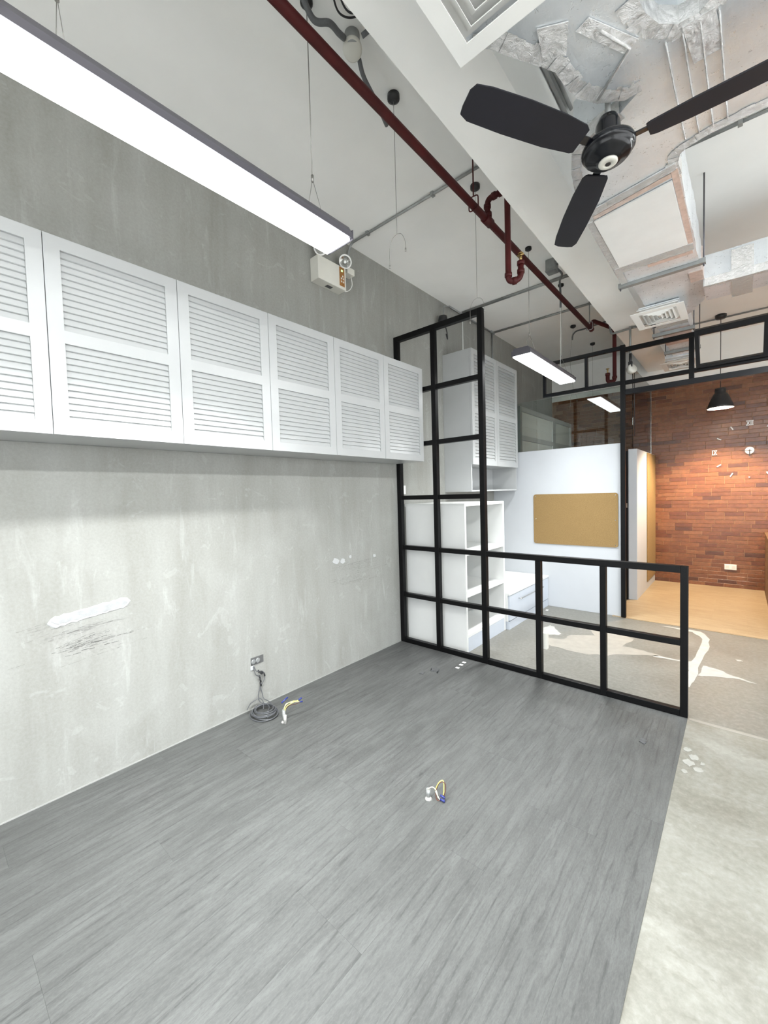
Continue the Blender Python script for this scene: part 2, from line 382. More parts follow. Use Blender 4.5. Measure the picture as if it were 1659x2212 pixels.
# marks on the concrete wall and floor
def wall_blob(name, mat, pts, dx, parent, sm=None):
    n = len(pts); vs = [(0.0005, y, z) for y, z in pts]
    cy = sum(p[0] for p in pts)/n; cz = sum(p[1] for p in pts)/n
    vs += [(dx, cy+(y-cy)*.97, cz+(z-cz)*.93) for y, z in pts]
    return MB().add(vs, [[n+i for i in range(n)]]+[(i, (i+1) % n, n+(i+1) % n, n+i) for i in range(n)]).build(name, mat, parent)
def strip(a, b, w0, n, jit):
    top, bot = [], []
    for i in range(n+1):
        t = i/n; y = a[0]+(b[0]-a[0])*t; z = a[1]+(b[1]-a[1])*t
        ww = w0*min(1, math.sqrt(max(0, 1-(2*t-1)**8))+.12)
        top.append((y, z+ww/2+random.uniform(-jit, jit))); bot.append((y, z-ww/2+random.uniform(-jit, jit)))
    return top+bot[::-1]
pp = strip((.415, .900), (.790, .940), .058, 22, .0045)
wall_blob('plaster_edge', 'plaster_edge', pp, .003, wall_left)
wall_blob('plaster_patch', 'plaster_patch', [(.60+(y-.60)*.93, .92+(z-.92)*.72+.002) for y, z in pp], .0045, wall_left)
def scuffs(name, mat, lines):
    b = MB()
    for (a, c, wd) in lines:
        n = max(2, int(abs(c[0]-a[0])/.03))
        for i in range(n):
            if random.random() < .2: continue
            t0 = i/n; t1 = (i+random.uniform(.5, 1.05))/n
            y0, z0 = a[0]+(c[0]-a[0])*t0, a[1]+(c[1]-a[1])*t0; y1, z1 = a[0]+(c[0]-a[0])*t1, a[1]+(c[1]-a[1])*t1; h = wd*random.uniform(.2, .7)/2; s = random.uniform(-.002, .002)
            b.add([(.0012, y0, z0-h*.4+s), (.0012, y1, z1-h*.4+s), (.0012, y1, z1+h*.6+s), (.0012, y0, z0+h+s)], [(0, 1, 2, 3)])
    return tag(b.build(name, mat, wall_left), kind='stuff')
B('caulk_line', 'caulk', .0005, .007, -.9, 3.214, .0045, .010, wall_left)
sl = []
for k in range(16):
    y0 = .42+random.uniform(0, .12); sl.append(((y0, .735+k*.003), (.60+random.uniform(0, .12), .742+k*.0045), .0035))
sl += [((.44, .748), (.90, .766), .004), ((.5, .752), (.90, .770), .0028), ((.55, .725), (.72, .728), .005), ((.48, .716), (.58, .718), .005), ((.46, .668), (.90, .708), .0022), ((.26, .722), (.38, .735), .003), ((.6, .700), (.75, .712), .002)]
scuffs('scuff_marks', 'scuff', sl)
sl = []
for k in range(34):
    y0 = random.uniform(.28, .62); z0 = .80+random.uniform(0, .10)+(y0-.28)*.05; sl.append(((y0, z0), (y0+random.uniform(.08, .3), z0+random.uniform(.005, .03)), .0022))
for k in range(34):
    y0 = random.uniform(2.28, 2.6); z0 = .70+random.uniform(0, .24); sl.append(((y0, z0), (y0+random.uniform(.15, .5), z0+random.uniform(-.01, .03)), .003))
scuffs('scuff_marks', 'scuff_light', sl)
for (y, z, r) in [(2.36, .945, .035), (2.44, .935, .03), (2.53, .96, .018), (2.85, .93, .02)]:
    wall_blob('plaster_dab', 'plaster_edge', [(y+r*random.uniform(.7, 1.2)*math.cos(a*PI/6), z+r*random.uniform(.6, 1.0)*math.sin(a*PI/6)) for a in range(12)], .003, wall_left)
def floor_blob(name, mat, pts, parent=floor, h=.0012, sub=3, jit=.02, z0=0):
    out = []; n = len(pts)
    for i in range(n):
        a, b = pts[i], pts[(i+1) % n]
        for j in range(sub):
            t = j/sub; k = jit if j else jit*.3; out.append((a[0]+(b[0]-a[0])*t+random.uniform(-k, k), a[1]+(b[1]-a[1])*t+random.uniform(-k, k)))
    return MB().prism(out, z0+.0002, z0+h).build(name, mat, parent)
floor_blob('paint_residue', 'paint_beige', [(1.12, 4.02), (1.25, 3.98), (1.5, 3.95), (1.72, 4.02), (1.78, 4.12), (1.95, 4.22), (2.1, 4.30), (1.95, 4.36), (1.78, 4.36), (1.83, 4.62), (1.62, 4.80), (1.40, 4.74), (1.50, 4.52), (1.30, 4.40), (1.28, 4.22), (1.06, 4.16)], jit=.014)
floor_blob('paint_residue', 'paint_white', [(.98, 4.30), (1.12, 4.28), (1.22, 4.38), (1.10, 4.52), (1.02, 4.60), (1.0, 4.44)], jit=.03)
floor_blob('paint_residue', 'paint_white', [(2.04, 4.245), (2.25, 4.265), (2.25, 4.285), (2.04, 4.29)], jit=.004)
floor_blob('paint_residue', 'paint_white', [(2.29, 3.72), (2.335, 3.74), (2.36, 3.95), (2.37, 4.30), (2.40, 4.70), (2.40, 5.05), (2.32, 5.26), (2.05, 5.27), (1.98, 5.25), (2.25, 5.20), (2.34, 5.02), (2.335, 4.7), (2.31, 4.35), (2.27, 4.28), (2.26, 4.18), (2.31, 4.10)], jit=.012)
floor_blob('paint_residue', 'paint_white', [(2.37, 4.02), (2.43, 4.05), (2.58, 4.12), (2.72, 4.10), (2.58, 4.17), (2.47, 4.25), (2.39, 4.27)], jit=.014)
floor_blob('paint_residue', 'paint_white', [(2.60, 4.55), (2.64, 4.56), (2.63, 4.59), (2.59, 4.58)], jit=.006)
for (x, y, r) in ((2.395, 2.83, .018), (2.43, 2.77, .022), (2.41, 2.70, .026), (2.455, 2.66, .02), (2.40, 2.60, .014), (2.47, 2.73, .012)):
    floor_blob('paint_residue', 'paint_pale', [(x+r*(.7+.5*random.random())*math.cos(a*PI/7), y+1.3*r*(.7+.5*random.random())*math.sin(a*PI/7)) for a in range(14)], sub=2, jit=.002)
floor_blob('paint_residue', 'paint_beige', [(2.375, 3.205), (3.2, 3.205), (5.2, 3.21), (5.2, 3.235), (3.2, 3.235), (2.375, 3.235)], jit=.004)
for k, (x, y) in enumerate([(.795, 2.995), (.789, 3.066), (.783, 3.126)]): B('tape_square', 'white_plastic', x-.016, x+.016, y-.013, y+.013, .0042, .005, fv)
floor_blob('stain', 'dark_stain', [(.64, 2.80), (.68, 2.82), (.72, 2.80), (.70, 2.86), (.66, 2.88), (.63, 2.85)], fv, .0046, 4, .015, .004)
floor_blob('stain', 'dark_stain', [(.60, 2.70), (.64, 2.71), (.63, 2.75), (.60, 2.74)], fv, .0046, 3, .01, .004)
floor_blob('stain', 'dark_stain', [(2.17, 2.74), (2.20, 2.73), (2.21, 2.78), (2.18, 2.79)], fv, .0045, 3, .008, .004)

# ---------------------------------------------------------------- louvred cabinets
def slat_mesh(l, h, th=.007, ang=-.34):
    b = MB(); M = Matrix.Rotation(ang, 4, 'Y'); b.box(-th/2, th/2, -l/2, l/2, -h/2, h/2, M)
    me = bpy.data.meshes.new('slat'); me.from_pydata(b.v, [], b.f); setmat(me, 'white_laminate'); return me
SM = {}
def louvre_door(parent, xf, y0, y1, z0, z1, n1, n2, st=.058, rail=.056, th=.022, ang=-.34):
    """door lying in plane x = xf, opening towards +x"""
    g = .0015; y0 += g; y1 -= g; zm = z0+rail+(z1-z0-3*rail)*n2/(n1+n2)
    b = MB()
    b.box(xf-th, xf, y0, y0+st, z0, z1).box(xf-th, xf, y1-st, y1, z0, z1)
    for a, c in ((z0, z0+rail), (zm, zm+rail), (z1-rail, z1)): b.box(xf-th, xf, y0+st, y1-st, a, c)
    d = b.build('door', 'white_laminate', parent)
    for (a, c, n) in ((z0+rail, zm, n2), (zm+rail, z1-rail, n1)):
        p = (c-a)/n; L_ = y1-y0-2*st; key = (round(L_, 3), round(p, 4))
        if key not in SM: SM[key] = slat_mesh(L_-.001, p*1.07, ang=ang)
        for k in range(n): link('slat', SM[key], d, (xf-th/2-.001, (y0+y1)/2, a+p*(k+.5)))
    return d
def wall_cabinet(label, y0, y1, doors, xf, z0, z1, n1=12, n2=12, group=None, lower=None, ang=-.34):
    t = thing('wall_cabinet', (xf/2, (y0+y1)/2, lower or z0), label, 'cabinet', group)
    T = .018; x1 = xf-.0235; b = MB(); zb = lower if lower else z0
    b.box(.002, x1, y0, y0+T, zb, z1).box(.002, x1, y1-T, y1, zb, z1).box(.002, x1, y0+T, y1-T, z1-T, z1).box(.002, x1, y0+T, y1-T, z0, z0+T)
    b.box(.002, .010, y0+T, y1-T, zb, z1-T)
    if lower: b.box(.002, x1, y0+T, y1-T, zb, zb+T)
    b.build('body', 'white_laminate', t)
    for (a, c) in zip(doors, doors[1:]): louvre_door(t, xf, a, c, z0, z1, n1, n2, ang=ang)
    return t
y1_, w_ = .4227, .5549
G1 = 'white louvred wall cabinets in a row above the vinyl floor'
seam = [y1_+(k-1)*w_ for k in range(7)]
for i, lab in ((0, 'white louvred wall cabinet cut by the left edge of the photo'), (2, 'white louvred wall cabinet in the middle of the long row'), (4, 'white louvred wall cabinet at the row end beside the black grid frame')):
    wall_cabinet(lab, seam[i], seam[i+2], seam[i:i+3], .3553, 1.805, 2.666, group=G1)
wall_cabinet('tall white louvred wall cabinet with open shelf below, behind the black grid frame', 4.11, 5.335, [4.11, 4.7225, 5.335], .372, 1.812, 3.09, 16, 14, lower=1.51)
for (lab, a, c, nn) in (('wide white framed cabinet behind the glass, nearest the partition', 5.47, 6.835, 1), ('narrow white framed cabinet behind the glass, next to the brick wall', 6.84, 7.72, 1)):
    t = thing('framed_cabinet', (.17, (a+c)/2, 1.805), lab, 'cabinet', 'white framed cabinets behind the glass')
    T = .018; b = MB(); b.box(.002, .33, a, a+T, 1.805, 2.655).box(.002, .33, c-T, c, 1.805, 2.655).box(.002, .33, a+T, c-T, 2.637, 2.655).box(.002, .33, a+T, c-T, 1.805, 1.823).box(.002, .01, a+T, c-T, 1.823, 2.637)
    b.box(.012, .31, a+T, c-T, 2.2, 2.218)
    b.build('body', 'white_laminate', t)
    b = MB(); s_ = .065
    b.box(.331, .352, a, a+s_, 1.805, 2.655).box(.331, .352, c-s_, c, 1.805, 2.655)
    for z in (1.805, 2.20, 2.59): b.box(.331, .352, a+s_, c-s_, z, z+.065)
    d = b.build('door', 'white_laminate', t)
    for (z0, z1) in ((1.872, 2.198), (2.267, 2.588)): B('inset_panel', 'white_back', .331, .335, a+s_+.001, c-s_-.001, z0, z1, d)

# ---------------------------------------------------------------- bookcase and drawer unit
t = thing('bookcase', (.35, 3.75, 0), 'white open bookcase with three compartments behind the black grid frame', 'bookcase')
BX, BY0, BY1, BZ, T = .70, 3.33, 4.165, 1.40, .028
B('side_panel', 'white_case', .012, BX, BY0, BY0+T, .0, BZ-T, t, .0015)
B('side_panel', 'white_case', .012, BX, BY1-T, BY1, .0, BZ-T, t, .0015)
B('top_panel', 'white_case', .003, BX, BY0, BY1, BZ-T, BZ, t, .0015)
B('back_panel', 'white_back', .003, .012, BY0+T, BY1-T, .0, BZ-T, t)
for z in (.165, .546, .941): B('shelf', 'white_case', .012, BX-.004, BY0+T, BY1-T, z-.03, z, t, .0015)
B('plinth', 'drawer_white', BX-.03, BX-.004, BY0+T, BY1-T, 0, .134, t)
t = thing('drawer_unit', (.37, 4.75, 0), 'low white drawer unit between the bookcase and the partition', 'cabinet')
B('body', 'white_case', .003, .722, 4.172, 5.365, .09, .375, t)
B('worktop', 'white_case', .003, .745, 4.17, 5.368, .375, .400, t, .0015)
B('plinth', 'drawer_white', .05, .735, 4.18, 5.36, 0, .089, t)
d = B('drawer', 'drawer_white', .723, .742, 4.18, 5.355, .10, .370, t, .0015)
hb = MB(); hb.tube(rounded([(.742, 4.42, .30), (.772, 4.42, .30), (.772, 5.12, .30), (.742, 5.12, .30)], .012), .006, 8); hb.build('handle', 'chrome', d)
tag(B('paper_scrap', 'white_plastic', .785, .81, 5.13, 5.17, .0005, .004), 'small white scrap of paper on the concrete by the partition', 'paper')

# ---------------------------------------------------------------- black grid partition
t = thing('grid_partition', (1.18, 3.24, 0), 'L-shaped black steel grid partition on the edge of the vinyl floor', 'partition')
GY0, GY1 = 3.216, 3.264; GZ = .0
for (x0, x1, z1) in ((.002, .050, 3.054), (.437, .483, 3.004), (.917, .963, 3.054), (1.387, 1.430, .945), (1.853, 1.892, .945), (2.325, 2.366, .990)):
    B('post', 'black_metal', x0, x1, GY0, GY1, GZ, z1, t, .002)
for (z0, z1) in ((.0, .046), (.468, .508)):
    xs = [.050, .437, .483, .917, .963, 1.387, 1.430, 1.853, 1.892, 2.325]
    for a, c in zip(xs[0::2], xs[1::2]): B('rail', 'black_metal', a, c, GY0+.002, GY1-.002, z0+.0005, z1, t, .002)
for a, c in ((.050, .437), (.483, .917)): B('rail', 'black_metal', a, c, GY0+.002, GY1-.002, .947, .988, t, .002)
B('rail', 'black_metal', .963, 2.325, GY0, GY1, .945, .990, t, .002)
for z0, z1 in ((1.445, 1.487), (1.957, 1.999), (2.465, 2.507)):
    for a, c in ((.050, .437), (.483, .917)): B('rail', 'black_metal', a, c, GY0+.002, GY1-.002, z0, z1, t, .002)
B('rail', 'black_metal', .050, .917, GY0, GY1, 3.004, 3.054, t, .002)
tag(B('switch_box', 'ivory_plastic', 1.418, 1.458, GY1+.001, GY1+.04, .23, .36, None, .003), 'small grey electrical box behind a mullion of the black grid', 'electrical box')
tag(B('switch_plate', 'white_plastic', .0005, .012, 3.275, 3.345, 1.50, 1.59, None, .002), 'white switch plate on the concrete wall behind the black grid', 'switch')

# ---------------------------------------------------------------- transom frame, glass, header
t = thing('transom_frame', (1.8, 5.345, 0), 'black steel frame with column and transom lights above the white partition', 'frame')
Y0, Y1 = 5.330, 5.368
B('column', 'black_metal', 1.579, 1.627, 5.326, 5.374, .007, 3.11, t, .002)
B('rail', 'black_gloss', .712, 1.578, Y0, Y1, 3.062, 3.105, t, .002)
B('rail', 'black_gloss', .712, 1.578, Y0, Y1, 2.676, 2.716, t, .002)
B('post', 'black_gloss', .712, .748, Y0, Y1, 2.717, 3.061, t, .002)
B('post', 'black_gloss', 1.205, 1.240, Y0, Y1, 2.717, 3.061, t, .002)
B('rail', 'black_metal', 1.628, 2.84, Y0, Y1, 3.032, 3.080, t, .002)
B('rail', 'black_metal', 1.628, 2.84, Y0, Y1, 2.668, 2.710, t, .002)
B('post', 'black_metal', 2.205, 2.249, Y0-.002, Y1, 2.612, 3.031, t, .002)
B('header', 'black_gloss', 1.628, 3.6, Y0, Y1+.03, 2.552, 2.611, t, .002)
hop = MB()
M = Matrix.Translation((0, Y0-.004, 2.715)) @ Matrix.Rotation(math.radians(40), 4, 'X')
hop.box(2.268, 2.302, -.035, 0, 0, .40, M).box(2.768, 2.835, -.035, 0, 0, .40, M).box(2.302, 2.768, -.035, 0, 0, .03, M).box(2.302, 2.768, -.035, 0, .345, .40, M)
hop.build('tilted_sash', 'black_gloss', t)
t = thing('glass_panel', (.79, 5.41, 2.02), 'clear glass pane standing on the white partition', 'glass')
B('pane', 'clear_glass', .003, 1.576, 5.408, 5.416, 2.021, 2.675, t)
t = thing('glass_panel', (1.537, 7.0, 2.015), 'clear glass pane along the side partition beside the oak floor', 'glass')
B('pane', 'clear_glass', 1.533, 1.541, 6.30, 7.74, 2.016, 3.09, t)
B('edge_channel', 'chrome', 1.529, 1.545, 7.741, 7.757, 2.016, 3.09, t)
t = thing('door_jamb', (1.47, 6.26, 0), 'narrow black door jamb against the side partition end', 'door jamb')
B('jamb', 'black_metal', 1.452, 1.486, 6.25, 6.29, .007, 1.99, t, .002)
B('latch_plate', 'chrome', 1.456, 1.482, 6.243, 6.249, 1.24, 1.30, t)
# cork boards
t = thing('cork_board', (1.05, 5.36, .81), 'tan cork board with rounded corners on the white partition', 'cork board')
def rrect(y, x0, x1, z0, z1, r, th, seg=5):
    pts = []
    for cx, cz, a0 in ((x1-r, z1-r, 0), (x0+r, z1-r, 90), (x0+r, z0+r, 180), (x1-r, z0+r, 270)):
        for k in range(seg+1):
            a = math.radians(a0+90*k/seg); pts.append((cx+r*math.cos(a), cz+r*math.sin(a)))
    n = len(pts); vs = [(x, y, z) for x, z in pts]+[(x, y-th, z) for x, z in pts]
    return MB().add(vs, [list(range(n)), [n+i for i in range(n)][::-1]]+[(i, (i+1) % n, n+(i+1) % n, n+i) for i in range(n)])
rrect(5.371, .563, 1.547, .810, 1.450, .03, .010).build('board', 'cork', t)
for x in (.59, 1.52):
    for z in (.838, 1.13, 1.422): MB().lathe([(.006, 0), (.006, -.002), (.003, -.003)], (x, 5.361, z), 10, 'y').build('screw', 'chrome', t)
tag(B('cork_board', 'cork', 1.588, 1.597, 7.02, 7.775, .12, 2.005, None, .002), 'tall tan cork board on the side partition next to the brick wall', 'cork board')

# ---------------------------------------------------------------- low counter at the right edge
t = thing('low_counter', (3.2, 6.5, 0), 'dark brown low counter at the right edge by the oak floor', 'counter')
B('body', 'counter_brown', 2.893, 3.5, 5.375, 7.74, .006, .80, t)
for k in range(12): B('slat', 'counter_brown', 2.880, 2.892, 5.38+k*.197, 5.38+k*.197+.185, .006, .80, t)
B('counter_top', 'counter_brown', 2.872, 3.52, 5.36, 7.76, .801, .835, t, .003)

# ---------------------------------------------------------------- tube lamps on cables
def lamp(label, yc, ln, ycab, group, watts):
    x = 1.15; z0, z1 = 2.700, 2.762; hw = .084
    t = thing('pendant_tube_lamp', (x, yc, z0), label, 'lamp', group)
    prof = [(-hw, z0+.004), (-hw, z0+.03), (-hw+.02, z1), (hw-.02, z1), (hw, z0+.03), (hw, z0+.004)]
    a, c = yc-ln/2, yc+ln/2
    vs = [(x+p[0], a, p[1]) for p in prof]+[(x+p[0], c, p[1]) for p in prof]; n = 6
    MB().add(vs, [list(range(n)), [n+i for i in range(n)][::-1]]+[(i, (i+1) % n, n+(i+1) % n, n+i) for i in range(n)]).build('housing', 'lamp_housing', t)
    B('diffuser', 'lamp_lens', x-hw+.004, x+hw-.004, a+.012, c-.012, z0-.012, z0+.003, t, .004)
    al = area('tube_light', (0, 0, -.016), (0, 0, 0), 2*hw-.03, ln-.04, watts, (.97, 1, 1)); al.data.spread = math.radians(104); al.parent = t   # lens beam of the lamp
    for e in (a-.006, c+.001): B('end_cap', 'lamp_housing', x-hw-.002, x+hw+.002, e, e+.005, z0-.004, z1-.02, t, .001)
    for yy in ycab:
        MB().lathe([(.028, CZ-.001), (.028, CZ-.02), (.012, CZ-.03)], (x, yy, 0), 16).build('ceiling_disc', 'black_plastic', t)
        MB().tube([(x, yy, CZ-.03), (x, yy, 2.93)], .0022, 6).build('cable', 'steel_wire', t)
        f = MB(); f.tube([(x, yy, 2.93), (x-.055, yy, z1-.002)], .0013, 6).tube([(x, yy, 2.93), (x+.055, yy, z1-.002)], .0013, 6).tube([(x, yy, 2.945), (x, yy, 2.915)], .006, 8); f.build('cable_fork', 'steel_wire', t)
    return t
GL = 'tube lamps hung over the left side'
lamp('long lit white tube lamp hanging above the louvred cabinet row', .78, 1.27, (.34, 1.256), GL, LAMP_W)
lamp('lit white tube lamp hanging before the black transom frame', 4.228, 1.30, (3.778, 4.676), GL, LAMP_W2)
def loose(label, x, y, zf, spread, fork=True, sway=0.0):
    t = thing('suspension_cable', (x, y, CZ), label, 'cable', 'empty suspension cables')
    MB().lathe([(.034, CZ-.001), (.034, CZ-.024), (.014, CZ-.036)], (x, y, 0), 18).build('ceiling_disc', 'black_plastic', t)
    MB().tube(spline([(x, y, CZ-.03), (x+sway, y, (CZ+zf)/2), (x, y, zf)], 6), .0016, 6).build('cable', 'steel_wire', t)
    if fork:
        for s, dz in ((-1, -.15), (1, -.10)):
            f = spline([(x, y, zf), (x+s*spread*.6, y, zf-.015), (x+s*spread, y, zf-.06), (x+s*spread*1.05, y, zf+dz)], 6)
            b = MB(); b.tube(f, .0012, 6).tube([f[-1], f[-1]-Vector((0, 0, .018))], .004, 8); b.build('cable_end', 'steel_wire', t)
    return t
loose('empty cable with forked end dangling above the emergency light', 1.155, 1.854, 2.955, .055)
loose('empty cable with forked end dangling over the black grid top', 1.163, 2.763, 2.909, .055)
loose('bare cable from a black disc beyond the transom frame', .907, 5.938, 2.80, .04, sway=-.04)
loose('bare thin cable from the farthest black ceiling disc', .919, 6.854, 2.75, .04, False)
# second row of tube lamps over the right side of the room (beside the viewpoint)
def lamp2(yc, label):
    x, z0 = 3.25, 2.945
    t = thing('pendant_tube_lamp', (x, yc, z0), label, 'lamp', 'tube lamps over the right side')
    B('housing', 'lamp_housing', x-.084, x+.084, yc-.65, yc+.65, z0+.003, z0+.06, t, .003)
    B('diffuser', 'lamp_lens_bright', x-.08, x+.08, yc-.64, yc+.64, z0-.012, z0+.002, t, .004)
    for yy in (yc-.45, yc+.45): MB().tube([(x, yy, z0+.06), (x, yy, CZ)], .0022, 6).build('cable', 'steel_wire', t)
for yc, lab in ((-1.3, 'tube lamp over the right side behind the viewpoint'), (.30, 'tube lamp over the right side beside the viewpoint'), (3.3, 'tube lamp over the right side past the fan'), (-2.75, 'tube lamp over the right side by the rear wall')): lamp2(yc, lab)

# ---------------------------------------------------------------- cone pendant by the brick wall
t = thing('cone_pendant', (2.412, 6.966, 2.50), 'black cone pendant lamp in front of the brick wall', 'lamp')
PX, PY = 2.412, 6.966
MB().lathe([(.060, CZ-.001), (.060, CZ-.03), (.05, CZ-.05), (.012, CZ-.055)], (PX, PY, 0), 24).build('canopy', 'black_plastic', t)
MB().tube([(PX, PY, CZ-.05), (PX, PY, 2.76)], .004, 8).build('cable', 'black_plastic', t)
MB().lathe([(.055, 2.76), (.058, 2.74), (.058, 2.70), (.068, 2.695), (.085, 2.665), (.115, 2.59), (.132, 2.54), (.140, 2.505), (.136, 2.505), (.128, 2.54), (.111, 2.59), (.080, 2.665), (.05, 2.69)], (PX, PY, 0), 40).build('shade', 'black_plastic', t)
MB().lathe([(.139-.006, 2.508), (.126, 2.538), (.109, 2.588), (.078, 2.662), (.045, 2.684), (.001, 2.685)], (PX, PY, 0), 32, caps=False).build('reflector', 'panel_grey', t)
MB().lathe([(.001, 2.596), (.026, 2.603), (.036, 2.628), (.028, 2.652), (.012, 2.668)], (PX, PY, 0), 24).build('bulb', 'pendant_bulb', t)

# ---------------------------------------------------------------- wall clock of separate numerals
CX, CZc, CR, CY = 2.711, 1.983, .385, YB-.008
t = thing('wall_clock', (CX, CY, CZc), 'large wall clock of white roman numerals and bars on the brick wall', 'clock')
def bar(b, x, z, ln, wd, ang, y0=CY-.012, y1=CY-.001):
    M = Matrix.Translation((x, 0, z)) @ Matrix.Rotation(ang, 4, 'Y'); b.box(-wd/2, wd/2, y0, y1, -ln/2, ln/2, M); return b
def numeral(txt, x, z, h=.062):
    b = MB(); adv = {'X': .044, 'I': .018, 'V': .044}; tot = sum(adv[c] for c in txt); cx = x-tot/2
    for c in txt:
        m = cx+adv[c]/2
        if c == 'I': bar(b, m, z, h, .009, 0)
        if c == 'X': bar(b, m, z, h*1.05, .010, .5, CY-.012); bar(b, m, z, h*1.05, .007, -.5, CY-.0125, CY-.0015)
        if c == 'V': bar(b, m-.009, z, h, .010, -.28); bar(b, m+.009, z, h, .007, .28, CY-.0125, CY-.0015)
        cx += adv[c]
    for s in (-1, 1): b.box(x-tot/2, x+tot/2, CY-.0115, CY-.002, z+s*h/2-.004, z+s*h/2+.004)
    return b.build('numeral', 'white_plastic', t)
numeral('XII', CX, CZc+CR); numeral('IX', CX-CR, CZc); numeral('III', CX+CR, CZc)
for k in (1, 2, 4, 5, 7, 8, 10, 11):
    a = k*PI/6; bar(MB(), CX+CR*math.sin(a), CZc+CR*math.cos(a), .055, .013, a).build('hour_bar', 'white_plastic', t)
MB().lathe([(.012, -.012), (.012, -.001)], (CX, CY, CZc-CR+.01), 3, 'y').build('hour_mark', 'white_plastic', t)
MB().lathe([(.051, -.001), (.051, -.02), (.046, -.024)], (CX, CY, CZc), 32, 'y').build('movement_cover', 'white_plastic', t)
bar(MB(), CX-.03, CZc, .11, .007, PI/2, CY-.030, CY-.027).build('hand', 'black_plastic', t)
bar(MB(), CX, CZc-.035, .09, .010, 0, CY-.034, CY-.031).build('hand', 'black_plastic', t)
MB().lathe([(.011, -.025), (.011, -.037)], (CX, CY, CZc), 16, 'y').build('hub', 'black_plastic', t)
t = thing('wall_socket', (2.515, YB-.01, .27), 'white double socket plate low on the brick wall', 'socket')
B('plate', 'white_plastic', 2.447, 2.583, YB-.018, YB-.006, .268, .346, t, .002)
for x in (2.48, 2.55): B('outlet', 'white_back', x-.018, x+.018, YB-.0195, YB-.0182, .288, .326, t)

# ---------------------------------------------------------------- ceiling fan
FX, FY, FZ = 2.176, 2.03, 2.95
t = thing('ceiling_fan', (FX, FY, FZ), 'black three-bladed ceiling fan below the foil duct', 'fan')
MB().tube([(FX, FY, CZ), (FX, FY, 3.07)], .011, 10).build('down_rod', 'galvanised', t)
MB().lathe([(.045, CZ-.001), (.045, CZ-.04), (.014, CZ-.06)], (FX, FY, 0), 20).build('ceiling_cup', 'black_gloss', t)
MB().lathe([(.012, 3.085), (.036, 3.078), (.047, 3.05), (.051, 3.005), (.056, 2.992), (.086, 2.978), (.099, 2.968), (.104, 2.956), (.103, 2.944), (.097, 2.938), (.094, 2.936), (.092, 2.926), (.080, 2.914), (.052, 2.905), (.047, 2.899), (.001, 2.8985)], (FX, FY, 0), 48).build('motor', 'black_gloss', t)
MB().lathe([(.037, 2.899), (.037, 2.893), (.032, 2.8895), (.012, 2.8885), (.0115, 2.8905)], (FX, FY, 0), 28).build('badge_ring', 'ivory_plastic', t)
MB().lathe([(.0105, 2.893), (.0105, 2.8875)], (FX, FY, 0), 14).build('badge_centre', 'black_plastic', t)
for k, a in enumerate((1.5, 121.5, 240.8)):
    R = Matrix.Translation((FX, FY, FZ)) @ Matrix.Rotation(math.radians(a), 4, 'Z')
    PT = Matrix.Rotation(math.radians(11), 4, 'X')
    outl = [(.145, -.048), (.16, -.056), (.30, -.066), (.50, -.066), (.66, -.060), (.695, -.045), (.70, -.02), (.70, .035), (.685, .058), (.62, .066), (.45, .070), (.28, .066), (.17, .056), (.148, .044)]
    n = len(outl); vs = [R @ (PT @ Vector((x, y, -.003))) for x, y in outl]+[R @ (PT @ Vector((x, y, .003))) for x, y in outl]
    bl = MB().add(vs, [list(range(n))[::-1], [n+i for i in range(n)]]+[(i, (i+1) % n, n+(i+1) % n, n+i) for i in range(n)]).build('blade', 'fan_blade', t)
    b = MB(); b.box(.085, .185, -.016, .016, .004, .009, R @ PT)
    b.box(.150, .185, -.038, .038, .0035, .0075, R @ PT); b.build('blade_bracket', 'black_gloss', bl)

# ---------------------------------------------------------------- foil ducts
DZ, DT = 3.10, 3.34
t = thing('foil_duct', (2.2, 3.0, DZ), 'silver foil-wrapped air duct branching above the fan', 'duct')
legp = [(1.87, 1.00), (1.87, 1.40), (1.925, 1.447), (2.000, 1.575), (2.072, 1.69), (2.085, 1.78), (2.105, 1.869), (2.160, 1.945), (2.245, 2.004), (2.303, 2.008),
        (2.215, 2.065), (2.10, 2.10), (2.00, 2.155), (1.962, 2.28), (1.925, 2.50), (1.909, 2.684), (1.903, 3.74), (2.383, 3.74), (2.372, 2.66), (2.366, 2.56), (2.378, 2.505), (2.406, 2.475), (2.50, 2.455), (2.70, 2.45), (3.6, 2.45), (3.6, .9), (2.60, .9), (2.575, 1.70),
        (2.555, 1.79), (2.50, 1.83), (2.44, 1.825), (2.385, 1.775), (2.355, 1.70), (2.341, 1.62), (2.33, 1.00)]
def wob(pts, j=.004):
    out = []
    for a, b in zip(pts, pts[1:]+pts[:1]):
        n = max(1, int(math.dist(a, b)/.07))
        for k in range(n): out.append((a[0]+(b[0]-a[0])*k/n+random.uniform(-j, j), a[1]+(b[1]-a[1])*k/n+random.uniform(-j, j)))
    return out
MB().prism(wob(legp), DZ, DT).build('main_duct', 'foil', t)
